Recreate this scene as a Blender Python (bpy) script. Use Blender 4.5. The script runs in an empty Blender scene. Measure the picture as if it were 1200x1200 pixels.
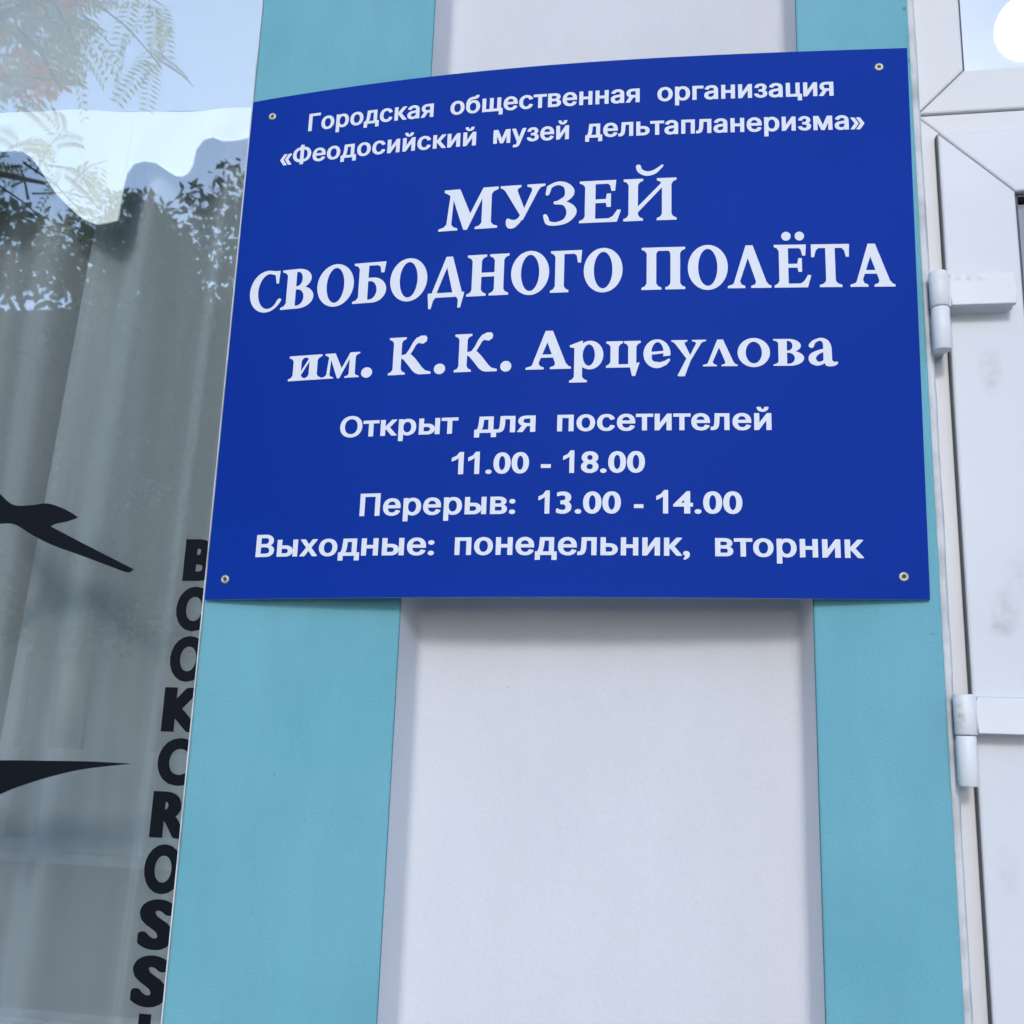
import bpy, bmesh, math, random
import numpy as np
from mathutils import Vector, Matrix
from mathutils.geometry import delaunay_2d_cdt

R = math.radians
scene = bpy.context.scene
COL = scene.collection

# ------------------------------------------------------------------ camera
cd = bpy.data.cameras.new('camera')
cd.sensor_width = 36.0
cd.lens = 1187.0 / 1200.0 * 36.0
cd.clip_start = 0.02
cd.clip_end = 2000.0
cam = bpy.data.objects.new('camera', cd)
COL.objects.link(cam)
cam.matrix_world = Matrix(((0.98668, 0.001391, 0.162665, 0.125621),
                           (0.15915, -0.215184, -0.963518, -0.96523),
                           (0.033663, 0.976572, -0.21254, 1.5),
                           (0, 0, 0, 1)))
scene.camera = cam

# ------------------------------------------------------------------ sky, sun, exposure
SUN_EL, SUN_AZ = R(25.5), R(178)          # azimuth measured clockwise from +Y (the wall looks towards -Y)
world = bpy.data.worlds.new('World')
scene.world = world
world.use_nodes = True
wn = world.node_tree
bg = wn.nodes['Background']
sky = wn.nodes.new('ShaderNodeTexSky')
sky.sky_type = 'NISHITA'
sky.sun_disc = False
sky.sun_elevation = SUN_EL
sky.sun_rotation = SUN_AZ
sky.air_density = 1.0
sky.dust_density = 0.5
sky.ozone_density = 2.0
wn.links.new(sky.outputs['Color'], bg.inputs['Color'])
bg.inputs['Strength'].default_value = 0.15

sl = bpy.data.lights.new('sun', 'SUN')
sl.energy = 0.5
sl.angle = R(9)
sl.color = (1.0, 0.98, 0.955)
sun = bpy.data.objects.new('sun', sl)
COL.objects.link(sun)
sd = Vector((math.sin(SUN_AZ) * math.cos(SUN_EL), math.cos(SUN_AZ) * math.cos(SUN_EL), math.sin(SUN_EL)))
sun.rotation_euler = sd.to_track_quat('Z', 'Y').to_euler()
sun.location = sd * 30

vs = scene.view_settings
vs.view_transform = 'Standard'
vs.look = 'None'
vs.gamma = 1.0
vs.use_curve_mapping = False
vs.exposure = 1.45
scene.cycles.max_bounces = 8
scene.cycles.transparent_max_bounces = 16

# ------------------------------------------------------------------ helpers
def link(name, bm, mats, parent=None, smooth=False):
    me = bpy.data.meshes.new(name)
    bm.normal_update()
    bm.to_mesh(me)
    bm.free()
    for m in (mats if isinstance(mats, (list, tuple)) else [mats]):
        me.materials.append(m)
    if smooth:
        for p in me.polygons:
            p.use_smooth = True
    o = bpy.data.objects.new(name, me)
    COL.objects.link(o)
    if parent:
        o.parent = parent
    return o

def tag(o, label=None, cat=None, group=None, kind=None):
    if label: o['label'] = label
    if cat: o['category'] = cat
    if group: o['group'] = group
    if kind: o['kind'] = kind
    return o

def thing(name, label, cat, loc=(0, 0, 0), group=None):
    o = bpy.data.objects.new(name, None)
    o.empty_display_size = 0.05
    COL.objects.link(o)
    o.location = loc
    return tag(o, label, cat, group)

def box(bm, x0, x1, y0, y1, z0, z1, bev=0.0, mi=0):
    v = [bm.verts.new((x, y, z)) for z in (z0, z1) for y in (y0, y1) for x in (x0, x1)]
    fs = [bm.faces.new([v[i] for i in q]) for q in
          ((0, 2, 3, 1), (4, 5, 7, 6), (0, 1, 5, 4), (2, 6, 7, 3), (0, 4, 6, 2), (1, 3, 7, 5))]
    for f in fs: f.material_index = mi
    if bev > 0:
        es = list({e for f in fs for e in f.edges})
        bmesh.ops.bevel(bm, geom=es, offset=bev, segments=2, affect='EDGES', profile=0.5)

def prism_y(bm, pts, y0, y1, bev=0.0):
    """outline in the x-z plane extruded from y0 (front) to y1"""
    a = [bm.verts.new((x, y0, z)) for x, z in pts]
    b = [bm.verts.new((x, y1, z)) for x, z in pts]
    n = len(pts)
    fs = [bm.faces.new(a), bm.faces.new(b[::-1])]
    for i in range(n):
        j = (i + 1) % n
        fs.append(bm.faces.new((a[j], a[i], b[i], b[j])))
    bmesh.ops.recalc_face_normals(bm, faces=fs)
    if bev > 0:
        es = list(fs[0].edges)
        bmesh.ops.bevel(bm, geom=es, offset=bev, segments=2, affect='EDGES', profile=0.5)

def tube(bm, pts, rads, n=8):
    rings = []
    for i, p in enumerate(pts):
        p = Vector(p)
        d = (Vector(pts[min(i + 1, len(pts) - 1)]) - Vector(pts[max(i - 1, 0)])).normalized()
        a = d.cross(Vector((0.31, 0.92, 0.23))).normalized()
        b = d.cross(a)
        rings.append([bm.verts.new(p + (a * math.cos(t) + b * math.sin(t)) * rads[i])
                      for t in [2 * math.pi * k / n for k in range(n)]])
    for r0, r1 in zip(rings, rings[1:]):
        for k in range(n):
            bm.faces.new((r0[k], r0[(k + 1) % n], r1[(k + 1) % n], r1[k]))
    bm.faces.new(rings[0][::-1]); bm.faces.new(rings[-1])

def lathe(bm, prof, axis='z', c=(0, 0, 0), n=24):
    """profile of (radius, height) pairs round an axis"""
    c = Vector(c)
    rings = []
    for r, h in prof:
        ring = []
        for k in range(n):
            t = 2 * math.pi * k / n
            if axis == 'z': p = Vector((r * math.cos(t), r * math.sin(t), h))
            else: p = Vector((r * math.cos(t), h, r * math.sin(t)))
            ring.append(bm.verts.new(c + p))
        rings.append(ring)
    fs = []
    for r0, r1 in zip(rings, rings[1:]):
        for k in range(n):
            fs.append(bm.faces.new((r0[k], r0[(k + 1) % n], r1[(k + 1) % n], r1[k])))
    fs.append(bm.faces.new(rings[0][::-1])); fs.append(bm.faces.new(rings[-1]))
    bmesh.ops.recalc_face_normals(bm, faces=fs)
    return fs

# ------------------------------------------------------------------ materials
def mat(name, base, rough=0.5, spec=0.5, metal=0.0):
    m = bpy.data.materials.new(name)
    m.use_nodes = True
    p = m.node_tree.nodes['Principled BSDF']
    p.inputs['Base Color'].default_value = (*base, 1)
    p.inputs['Roughness'].default_value = rough
    p.inputs['Specular IOR Level'].default_value = spec
    p.inputs['Metallic'].default_value = metal
    return m

def vary(m, a, b, scale, detail=4, lo=0.35, hi=0.65, bump=0.0, bscale=None, stretch=(1, 1, 1)):
    """base colour wanders between a and b; optional bump"""
    nt = m.node_tree; N = nt.nodes; L = nt.links
    p = N['Principled BSDF']
    tc = N.new('ShaderNodeTexCoord')
    mp = N.new('ShaderNodeMapping'); mp.inputs['Scale'].default_value = stretch
    L.new(tc.outputs['Object'], mp.inputs['Vector'])
    no = N.new('ShaderNodeTexNoise'); no.inputs['Scale'].default_value = scale; no.inputs['Detail'].default_value = detail
    L.new(mp.outputs['Vector'], no.inputs['Vector'])
    rp = N.new('ShaderNodeValToRGB')
    rp.color_ramp.elements[0].position = lo; rp.color_ramp.elements[0].color = (*a, 1)
    rp.color_ramp.elements[1].position = hi; rp.color_ramp.elements[1].color = (*b, 1)
    L.new(no.outputs['Fac'], rp.inputs['Fac'])
    L.new(rp.outputs['Color'], p.inputs['Base Color'])
    if bump:
        n2 = N.new('ShaderNodeTexNoise'); n2.inputs['Scale'].default_value = bscale or scale * 8; n2.inputs['Detail'].default_value = 6
        L.new(tc.outputs['Object'], n2.inputs['Vector'])
        bp = N.new('ShaderNodeBump'); bp.inputs['Strength'].default_value = bump; bp.inputs['Distance'].default_value = 0.002
        L.new(n2.outputs['Fac'], bp.inputs['Height'])
        L.new(bp.outputs['Normal'], p.inputs['Normal'])
    return rp

def stains(m, spots, col, nscale=60):
    """dirt marks at fixed places of the thing (object coordinates): (x, z, rx, rz, strength)"""
    nt = m.node_tree; N = nt.nodes; L = nt.links
    p = N['Principled BSDF']
    tc = N.new('ShaderNodeTexCoord')
    sx = N.new('ShaderNodeSeparateXYZ'); L.new(tc.outputs['Object'], sx.inputs[0])
    no = N.new('ShaderNodeTexNoise'); no.inputs['Scale'].default_value = nscale; no.inputs['Detail'].default_value = 5
    L.new(tc.outputs['Object'], no.inputs['Vector'])
    def M(op, a, b=None, clamp=False):
        n = N.new('ShaderNodeMath'); n.operation = op; n.use_clamp = clamp
        for i, v in enumerate((a, b)):
            if v is None: continue
            if isinstance(v, (int, float)): n.inputs[i].default_value = v
            else: L.new(v, n.inputs[i])
        return n.outputs[0]
    tot = None
    for x, z, rx, rz, s in spots:
        dx = M('DIVIDE', M('SUBTRACT', sx.outputs['X'], x), rx)
        dz = M('DIVIDE', M('SUBTRACT', sx.outputs['Z'], z), rz)
        d = M('SQRT', M('ADD', M('MULTIPLY', dx, dx), M('MULTIPLY', dz, dz)))
        f = M('SUBTRACT', 1.0, d, True)
        k = M('MULTIPLY', M('SUBTRACT', no.outputs['Fac'], 0.36), 3.0, True)
        f = M('MULTIPLY', M('MULTIPLY', f, k), s, True)
        tot = f if tot is None else M('ADD', tot, f, True)
    mx = N.new('ShaderNodeMix'); mx.data_type = 'RGBA'
    old = p.inputs['Base Color']
    if old.is_linked: L.new(old.links[0].from_socket, mx.inputs['A'])
    else: mx.inputs['A'].default_value = old.default_value
    mx.inputs['B'].default_value = (*col, 1)
    L.new(tot, mx.inputs['Factor'])
    L.new(mx.outputs['Result'], old)

M_turq = mat('turquoise_paint', (.20, .50, .56), .75, .3)
vary(M_turq, (.112, .325, .385), (.14, .35, .425), 5.5, 6, .3, .7, bump=.16, bscale=300)
def mottling(m, stretch, scale, amt):
    nt = m.node_tree; N = nt.nodes; L = nt.links; p = N['Principled BSDF']
    tc = N.new('ShaderNodeTexCoord'); mp = N.new('ShaderNodeMapping'); mp.inputs['Scale'].default_value = stretch
    L.new(tc.outputs['Object'], mp.inputs['Vector'])
    no = N.new('ShaderNodeTexNoise'); no.inputs['Scale'].default_value = scale; no.inputs['Detail'].default_value = 8; no.inputs['Roughness'].default_value = .65
    L.new(mp.outputs['Vector'], no.inputs['Vector'])
    mr = N.new('ShaderNodeMapRange'); mr.inputs['From Min'].default_value = .3; mr.inputs['From Max'].default_value = .7
    mr.inputs['To Min'].default_value = 1 - amt; mr.inputs['To Max'].default_value = 1 + amt
    L.new(no.outputs['Fac'], mr.inputs['Value'])
    mx = N.new('ShaderNodeVectorMath'); mx.operation = 'SCALE'
    L.new(p.inputs['Base Color'].links[0].from_socket, mx.inputs[0]); L.new(mr.outputs['Result'], mx.inputs['Scale'])
    L.new(mx.outputs['Vector'], p.inputs['Base Color'])
mottling(M_turq, (1, 1, .3), 16, .05)
mottling(M_turq, (1, 1, 1), 420, .06)
stains(M_turq, [(.357, 2.247, .003, .003, 1), (.3595, 2.187, .003, .006, 1), (-.262, 1.452, .0014, .0014, 1), (-.228, 1.412, .001, .002, 1), (.352, 1.60, .004, .0015, .8)], (.02, .03, .03), 200)
M_white = mat('white_plaster', (.76, .76, .80), .8, .3)
vary(M_white, (.54, .545, .58), (.585, .585, .615), 2.6, 6, .3, .7, bump=.16, bscale=240)
mottling(M_white, (1, 1, .4), 9, .03)
mottling(M_white, (1, 1, 1), 380, .035)
stains(M_white, [(-.045, 1.545, .0012, .0012, 1)], (.1, .1, .1), 300)
M_bead = mat('caulk_white', (.72, .73, .74), .6)
vary(M_bead, (.32, .34, .35), (.56, .56, .58), 22, 5, .3, .55, bump=.5, bscale=90)
M_pvc = mat('white_pvc', (.80, .79, .79), .42, .25)
vary(M_pvc, (.56, .555, .565), (.61, .605, .61), 5, 5, .3, .7)
M_leaf_pvc = mat('white_pvc_leaf', (.80, .80, .82), .42, .25)
vary(M_leaf_pvc, (.54, .555, .59), (.60, .61, .635), 4, 5, .3, .7)
stains(M_leaf_pvc, [(.0345, 1.853, .013, .028, .75), (.033, 1.622, .015, .026, .8), (.027, 1.606, .014, .009, .7), (.050, 1.655, .02, .03, .35), (.020, 1.40, .012, .03, .3), (.045, 1.30, .02, .03, .35)], (.30, .31, .29), 70)
M_hinge = mat('hinge_white', (.82, .82, .83), .48, .4)
vary(M_hinge, (.58, .59, .61), (.64, .645, .66), 12, 5, .3, .6)
stains(M_hinge, [(.012, 1.9400, .014, .005, .8), (.026, 1.938, .006, .003, .6), (-.013, 1.936, .007, .008, .6), (-.019, 1.528, .006, .02, .7), (-.013, 1.880, .006, .014, .3)], (.22, .20, .18), 160)
M_gasket = mat('rubber_gasket', (.05, .05, .053), .6)
M_blue = mat('blue_sign_face', (.0065, .036, .36), .6, .06)
vary(M_blue, (.0014, .0235, .225), (.0026, .032, .285), 1.6, 5, .3, .7, bump=.03, bscale=400)
M_edge = mat('sign_core', (.22, .33, .46), .5)
M_vinyl = mat('white_vinyl', (.62, .635, .69), .55, .15)
M_screw = mat('screw_metal', (.42, .39, .32), .5, .5, .8)
M_socket = mat('screw_recess', (.03, .025, .02), .6)
M_black = mat('black_vinyl', (.004, .006, .010), .6, .08)
M_val = mat('white_curtain_fabric', (.92, .92, .90), .9, .1)
M_sheer = mat('sheer_curtain', (.56, .595, .64), .95, .05)
M_room = mat('room_plaster', (.35, .34, .31), .9)
M_asph = mat('asphalt', (.05, .05, .05), .9)
vary(M_asph, (.035, .035, .037), (.07, .07, .068), 3, 8, .3, .7, bump=.6, bscale=120)
M_pave = mat('paving', (.22, .21, .19), .9)
M_kerb = mat('kerb_stone', (.3, .3, .29), .85)
vary(M_kerb, (.22, .22, .21), (.36, .35, .33), 6, 6, .3, .7)
M_soil = mat('ground_earth', (.14, .13, .1), .95)
M_bark = mat('bark', (.09, .075, .06), .9)
vary(M_bark, (.06, .05, .04), (.14, .12, .10), 9, 6, .3, .7, bump=.8, bscale=30)
M_leafg = mat('leaf_green', (.06, .10, .035), .6)
vary(M_leafg, (.04, .075, .025), (.09, .13, .05), 2.5, 3, .3, .7)
M_leafd = mat('leaf_dark', (.04, .07, .03), .6)
vary(M_leafd, (.025, .05, .02), (.065, .09, .035), 1.2, 3, .3, .7)
M_orange = mat('orange_blossom', (.9, .17, .03), .6)
M_house = mat('house_render', (.3, .27, .25), .9)
vary(M_house, (.26, .24, .23), (.33, .30, .28), 1.2, 6, .3, .7)
M_roof = mat('roof_tile', (.10, .095, .09), .8)
M_glassd = mat('dark_glass', (.02, .025, .03), .08)

def see_through_light(m, col, f):
    nt = m.node_tree; N = nt.nodes
    t = N.new('ShaderNodeBsdfTranslucent'); t.inputs['Color'].default_value = (*col, 1)
    a = N.new('ShaderNodeMixShader'); a.inputs['Fac'].default_value = f
    nt.links.new(N['Principled BSDF'].outputs[0], a.inputs[1]); nt.links.new(t.outputs[0], a.inputs[2])
    nt.links.new(a.outputs[0], N['Material Output'].inputs['Surface'])
see_through_light(M_leafg, (.46, .50, .13), .65)
see_through_light(M_leafd, (.14, .16, .06), .5)
see_through_light(M_orange, (.95, .25, .04), .6)

# paving joints
nt = M_pave.node_tree
tcp = nt.nodes.new('ShaderNodeTexCoord'); br = nt.nodes.new('ShaderNodeTexBrick')
br.inputs['Color1'].default_value = (.46, .45, .43, 1); br.inputs['Color2'].default_value = (.53, .515, .49, 1)
br.inputs['Mortar'].default_value = (.09, .085, .08, 1); br.inputs['Scale'].default_value = 2.2; br.inputs['Mortar Size'].default_value = .012
nt.links.new(tcp.outputs['Object'], br.inputs['Vector']); nt.links.new(br.outputs['Color'], nt.nodes['Principled BSDF'].inputs['Base Color'])

def pane_mat(name, refl, tint=(1, 1, 1), rtint=(1, 1, 1)):
    """coated glass: part mirror, part clear"""
    m = bpy.data.materials.new(name); m.use_nodes = True
    nt = m.node_tree; N = nt.nodes
    N.remove(N['Principled BSDF'])
    out = N['Material Output']
    tr = N.new('ShaderNodeBsdfTransparent'); tr.inputs['Color'].default_value = (*tint, 1)
    gl = N.new('ShaderNodeBsdfGlossy'); gl.inputs['Roughness'].default_value = 0.016; gl.inputs['Color'].default_value = (*rtint, 1)
    lw = N.new('ShaderNodeLayerWeight'); lw.inputs['Blend'].default_value = .5
    pw = N.new('ShaderNodeMath'); pw.operation = 'POWER'; pw.inputs[1].default_value = 4.0
    nt.links.new(lw.outputs['Facing'], pw.inputs[0])
    ad = N.new('ShaderNodeMath'); ad.operation = 'MULTIPLY_ADD'; ad.use_clamp = True; ad.inputs[1].default_value = .5; ad.inputs[2].default_value = refl
    nt.links.new(pw.outputs[0], ad.inputs[0])
    mx = N.new('ShaderNodeMixShader')
    nt.links.new(ad.outputs[0], mx.inputs['Fac'])
    nt.links.new(tr.outputs[0], mx.inputs[1]); nt.links.new(gl.outputs[0], mx.inputs[2])
    nt.links.new(mx.outputs[0], out.inputs['Surface'])
    return m
M_glass = pane_mat('coated_window_glass', .15, (.97, .99, .98))
M_glass_t = pane_mat('transom_glass', .27, (.97, .99, .98))

# thin cloth lets part of the light and the view through
def cloth(m, clear, transl):
    nt = m.node_tree; N = nt.nodes
    p = N['Principled BSDF']; out = N['Material Output']
    t = N.new('ShaderNodeBsdfTranslucent'); t.inputs['Color'].default_value = p.inputs['Base Color'].default_value
    a = N.new('ShaderNodeMixShader'); a.inputs['Fac'].default_value = transl
    nt.links.new(p.outputs[0], a.inputs[1]); nt.links.new(t.outputs[0], a.inputs[2])
    c = N.new('ShaderNodeBsdfTransparent')
    b = N.new('ShaderNodeMixShader')                       # a loose weave: clearer face on, denser along a fold's edge
    lw = N.new('ShaderNodeLayerWeight'); lw.inputs['Blend'].default_value = .5
    mr = N.new('ShaderNodeMapRange'); mr.inputs['To Min'].default_value = clear; mr.inputs['To Max'].default_value = 0.0
    mr.inputs['From Min'].default_value = .1; mr.inputs['From Max'].default_value = .75
    nt.links.new(lw.outputs['Facing'], mr.inputs['Value']); nt.links.new(mr.outputs['Result'], b.inputs['Fac'])
    nt.links.new(a.outputs[0], b.inputs[1]); nt.links.new(c.outputs[0], b.inputs[2])
    nt.links.new(b.outputs[0], out.inputs['Surface'])
cloth(M_sheer, .42, .25)

# ------------------------------------------------------------------ 2-D shapes: painter's order union, meshed without overlaps
def ell(cx, cy, rx, ry, n=44, rot=0.0):
    c, s = math.cos(rot), math.sin(rot)
    pts = []
    for k in range(n):
        t = 2 * math.pi * k / n
        x, y = rx * math.cos(t), ry * math.sin(t)
        pts.append((cx + x * c - y * s, cy + x * s + y * c))
    return pts

def bowl(x0, x1, y0, y1, k=.5, n=20):
    """D shape: straight left side, rounded right side; k = part of the width that is curved"""
    xm = x1 - (x1 - x0) * k; ym = (y0 + y1) / 2; r = (y1 - y0) / 2
    pts = [(x0, y0), (xm, y0)]
    for i in range(1, n):
        t = -math.pi / 2 + math.pi * i / n
        pts.append((xm + (x1 - xm) * math.cos(t), ym + r * math.sin(t)))
    return pts + [(xm, y1), (x0, y1)]

def stroke(pts, steps=8):
    """ribbon of varying width along a smooth line: pts = (x, y, width) -> list of quads"""
    P = [pts[0]] + list(pts) + [pts[-1]]
    S = []
    for i in range(1, len(P) - 2):
        for k in range(steps):
            t = k / steps
            S.append(tuple(.5 * (2 * b + (c - a) * t + (2 * a - 5 * b + 4 * c - d) * t * t + (3 * b - a - 3 * c + d) * t ** 3)
                           for a, b, c, d in zip(P[i - 1], P[i], P[i + 1], P[i + 2])))
    S.append(tuple(pts[-1]))
    E = []
    for i, (x, y, w) in enumerate(S):
        a, b = S[max(i - 1, 0)], S[min(i + 1, len(S) - 1)]
        dx, dy = b[0] - a[0], b[1] - a[1]; l = math.hypot(dx, dy) or 1
        E.append(((x - dy / l * w / 2, y + dx / l * w / 2), (x + dy / l * w / 2, y - dx / l * w / 2)))
    out = []
    for i, (p, q) in enumerate(zip(E, E[1:])):
        out.append(('+', [p[0], p[1], q[1], q[0]]))
        out.append(('+', ell(S[i][0], S[i][1], S[i][2] / 2, S[i][2] / 2, 14)))
    out.append(('+', ell(S[-1][0], S[-1][1], S[-1][2] / 2, S[-1][2] / 2, 14)))
    return out

def mesh2d(ops, loops=()):
    """ops = [('+'|'-', polygon)] painted in order, over the non-zero fill of loops -> (points, triangles)"""
    V, E = [], []
    for poly in [o[1] for o in ops] + list(loops):
        b = len(V); n = len(poly)
        V += [Vector(p) for p in poly]
        E += [(b + k, b + (k + 1) % n) for k in range(n)]
    vo, eo, fo, ov, oe, of = delaunay_2d_cdt(V, E, [], 0, 1e-5)
    P = np.array([(v.x, v.y) for v in vo])
    T = np.array([list(f) for f in fo])
    c = P[T].mean(axis=1)
    on = np.zeros(len(T), bool)
    if loops:
        wind = np.zeros(len(T), int)
        for poly in loops:
            q = np.array(poly); r = np.roll(q, -1, axis=0)
            x = c[:, 0][:, None]; y = c[:, 1][:, None]
            dy = r[:, 1] - q[:, 1]; sg = np.sign(dy); dy = np.where(np.abs(dy) < 1e-12, 1e-12, dy)
            up = (q[None, :, 1] > y) != (r[None, :, 1] > y)
            xi = q[None, :, 0] + (y - q[None, :, 1]) / dy[None, :] * (r[:, 0] - q[:, 0])[None, :]
            wind += np.sum((up & (x < xi)) * sg[None, :], axis=1).astype(int)
        on |= wind != 0
    for s, poly in ops:                                    # is the triangle's middle inside the polygon?
        q = np.array(poly); r = np.roll(q, -1, axis=0)
        near = (c[:, 0] >= q[:, 0].min()) & (c[:, 0] <= q[:, 0].max()) & (c[:, 1] >= q[:, 1].min()) & (c[:, 1] <= q[:, 1].max())
        idx = np.nonzero(near)[0]
        if not len(idx): continue
        x = c[idx, 0][:, None]; y = c[idx, 1][:, None]
        up = (q[None, :, 1] > y) != (r[None, :, 1] > y)
        dy = r[:, 1] - q[:, 1]; dy = np.where(np.abs(dy) < 1e-12, 1e-12, dy)
        xi = q[None, :, 0] + (y - q[None, :, 1]) / dy[None, :] * (r[:, 0] - q[:, 0])[None, :]
        ins = (np.sum(up & (x < xi), axis=1) % 2) == 1
        on[idx[ins]] = (s == '+')
    return [tuple(p) for p in P], [list(t) for t, k in zip(T.tolist(), on) if k]

# --- serif letters, capital height 1
SW = .205
def srf(x, w, y, d, l=.11, r=.11):
    """bracketed serif under (d=+1, at y) or over (d=-1) a stem of x..x+w"""
    return ('+', [(x - l, y), (x + w + r, y), (x + w + r, y + d * .05), (x + w + r * .35, y + d * .085), (x + w, y + d * .15),
                  (x, y + d * .15), (x - l * .35, y + d * .085), (x - l, y + d * .05)])
def stem(x, y0=0, y1=1, w=SW, bl=.11, br=.11, tl=.11, tr=.11):
    o = [('+', [(x, y0), (x + w, y0), (x + w, y1), (x, y1)])]
    if bl or br: o.append(srf(x, w, y0, 1, bl, br))
    if tl or tr: o.append(srf(x, w, y1, -1, tl, tr))
    return o
def g_o(w, h):
    return [('+', ell(w / 2, h / 2, w / 2, h / 2 + .03)), ('-', ell(w / 2, h / 2, w / 2 - .205, h / 2 - .065, rot=R(0)))]
def g_i(w, h):
    a, b = .11, w - .11 - SW
    o = stem(a, 0, h) + stem(b, 0, h)
    return o + [('+', [(a + SW - .02, h * .20), (a + SW, h * .20), (b + .02, h * .80), (b + .02, h * .80 + .13 * h), (b, h * .80 + .10 * h), (a + SW - .02, h * .32)])]
def g_m(w, h):
    o = [('+', [(.20, 1), (.44, 1), (.68, .39), (.945, 1), (1.13, 1), (1.13, .08), (.93, .08), (.93, .74), (.625, 0), (.545, 0), (.305, .74), (.275, .08), (.165, .08), (.235, .88)]),
         ('+', [(.10, 1), (.26, 1), (.26, .80), (.22, .86), (.17, .90), (.10, .94)]),
         ('+', [(1.0, 1), (1.27, 1), (1.27, .94), (1.18, .90), (1.13, .83), (1.0, .8)]),
         srf(.165, .11, 0, 1, .165, .14), srf(.93, .2, 0, 1, .14, .14)]
    sx = w / 1.27
    return [(s, [(x * sx, y * h) for x, y in p]) for s, p in o]
def g_lam(w, h, bar=False):
    k = w / .95
    o = [('+', [(.40, 1), (.555, 1), (.87, .06), (.645, .06), (.445, .70), (.235, .06), (.115, .06)]),
         ('+', [(0, 0), (.38, 0), (.38, .05), (.30, .085), (.27, .16), (.14, .12), (.10, .085), (0, .05)]),
         ('+', [(.51, 0), (.95, 0), (.95, .05), (.90, .07), (.83, .16), (.62, .16), (.60, .085), (.51, .05)])]
    if bar:
        o.append(('+', [(.26, .30), (.66, .30), (.63, .385), (.27, .385)]))
    return [(s, [(x * k, y * h) for x, y in p]) for s, p in o]
def g_v(w, h, top, bh=1.0):
    o = [('+', [(0, 1), (.0, .95), (.06, .92), (.11, .86), (.45, .25), (.53, .42), (.37, .86), (.38, .91), (.45, .95), (.45, 1)]),
         ('+', [(.58, 1), (.58, .95), (.67, .92), (.69, .86), (.50, .36), (.42, .20), (.50, .14), (.83, .86), (.88, .92), (.97, .95), (.97, 1)])]
    return o
def g_U():
    return g_v(0, 0, 0) + [('+', [(.44, .27), (.55, .25), (.42, .06), (.34, -.02), (.27, -.045), (.19, -.03), (.145, .04), (.135, .15), (.165, .205), (.20, .20), (.27, .165), (.34, .165), (.40, .20)])]
def g_y():
    o = g_v(0, 0, 0)
    o.append(('+', [(.42, .30), (.56, .30), (.375, -.36), (.20, -.36), (.17, -.31), (.20, -.27)]))
    return [(s, [(x * .92, y * .68) for x, y in p]) for s, p in o]
def g_E():
    x = .11
    return stem(x, 0, 1, SW, .11, 0, .11, 0) + [
        ('+', [(x, .915), (.56, .915), (.60, .88), (.63, .74), (.70, .74), (.72, 1), (x, 1)]),
        ('+', [(x, .46), (.52, .46), (.54, .36), (.62, .36), (.62, .68), (.54, .68), (.52, .55), (x, .55)]),
        ('+', [(x, 0), (.74, 0), (.82, .28), (.75, .29), (.66, .14), (.58, .09), (x, .09)])]
def g_V(w, h):
    k = h
    o = [('+', bowl(.12, .66, .49, 1, .55)), ('+', bowl(.12, .73, 0, .56, .55)),
         ('-', bowl(.325, .46, .565, .925, .8)), ('-', bowl(.325, .51, .075, .48, .8)),
         ('+', [(.12, .0), (.325, .0), (.325, 1), (.12, 1)]), srf(.12, .1, 0, 1, .12, 0), srf(.12, .1, 1, -1, .12, 0)]
    return [(s, [(x * w / .73, y * h) for x, y in p]) for s, p in o]
BREVE = stroke([(.32, 1.29, .11), (.36, 1.19, .11), (.50, 1.12, .11), (.66, 1.15, .10), (.78, 1.24, .07), (.84, 1.30, .05)])
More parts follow.
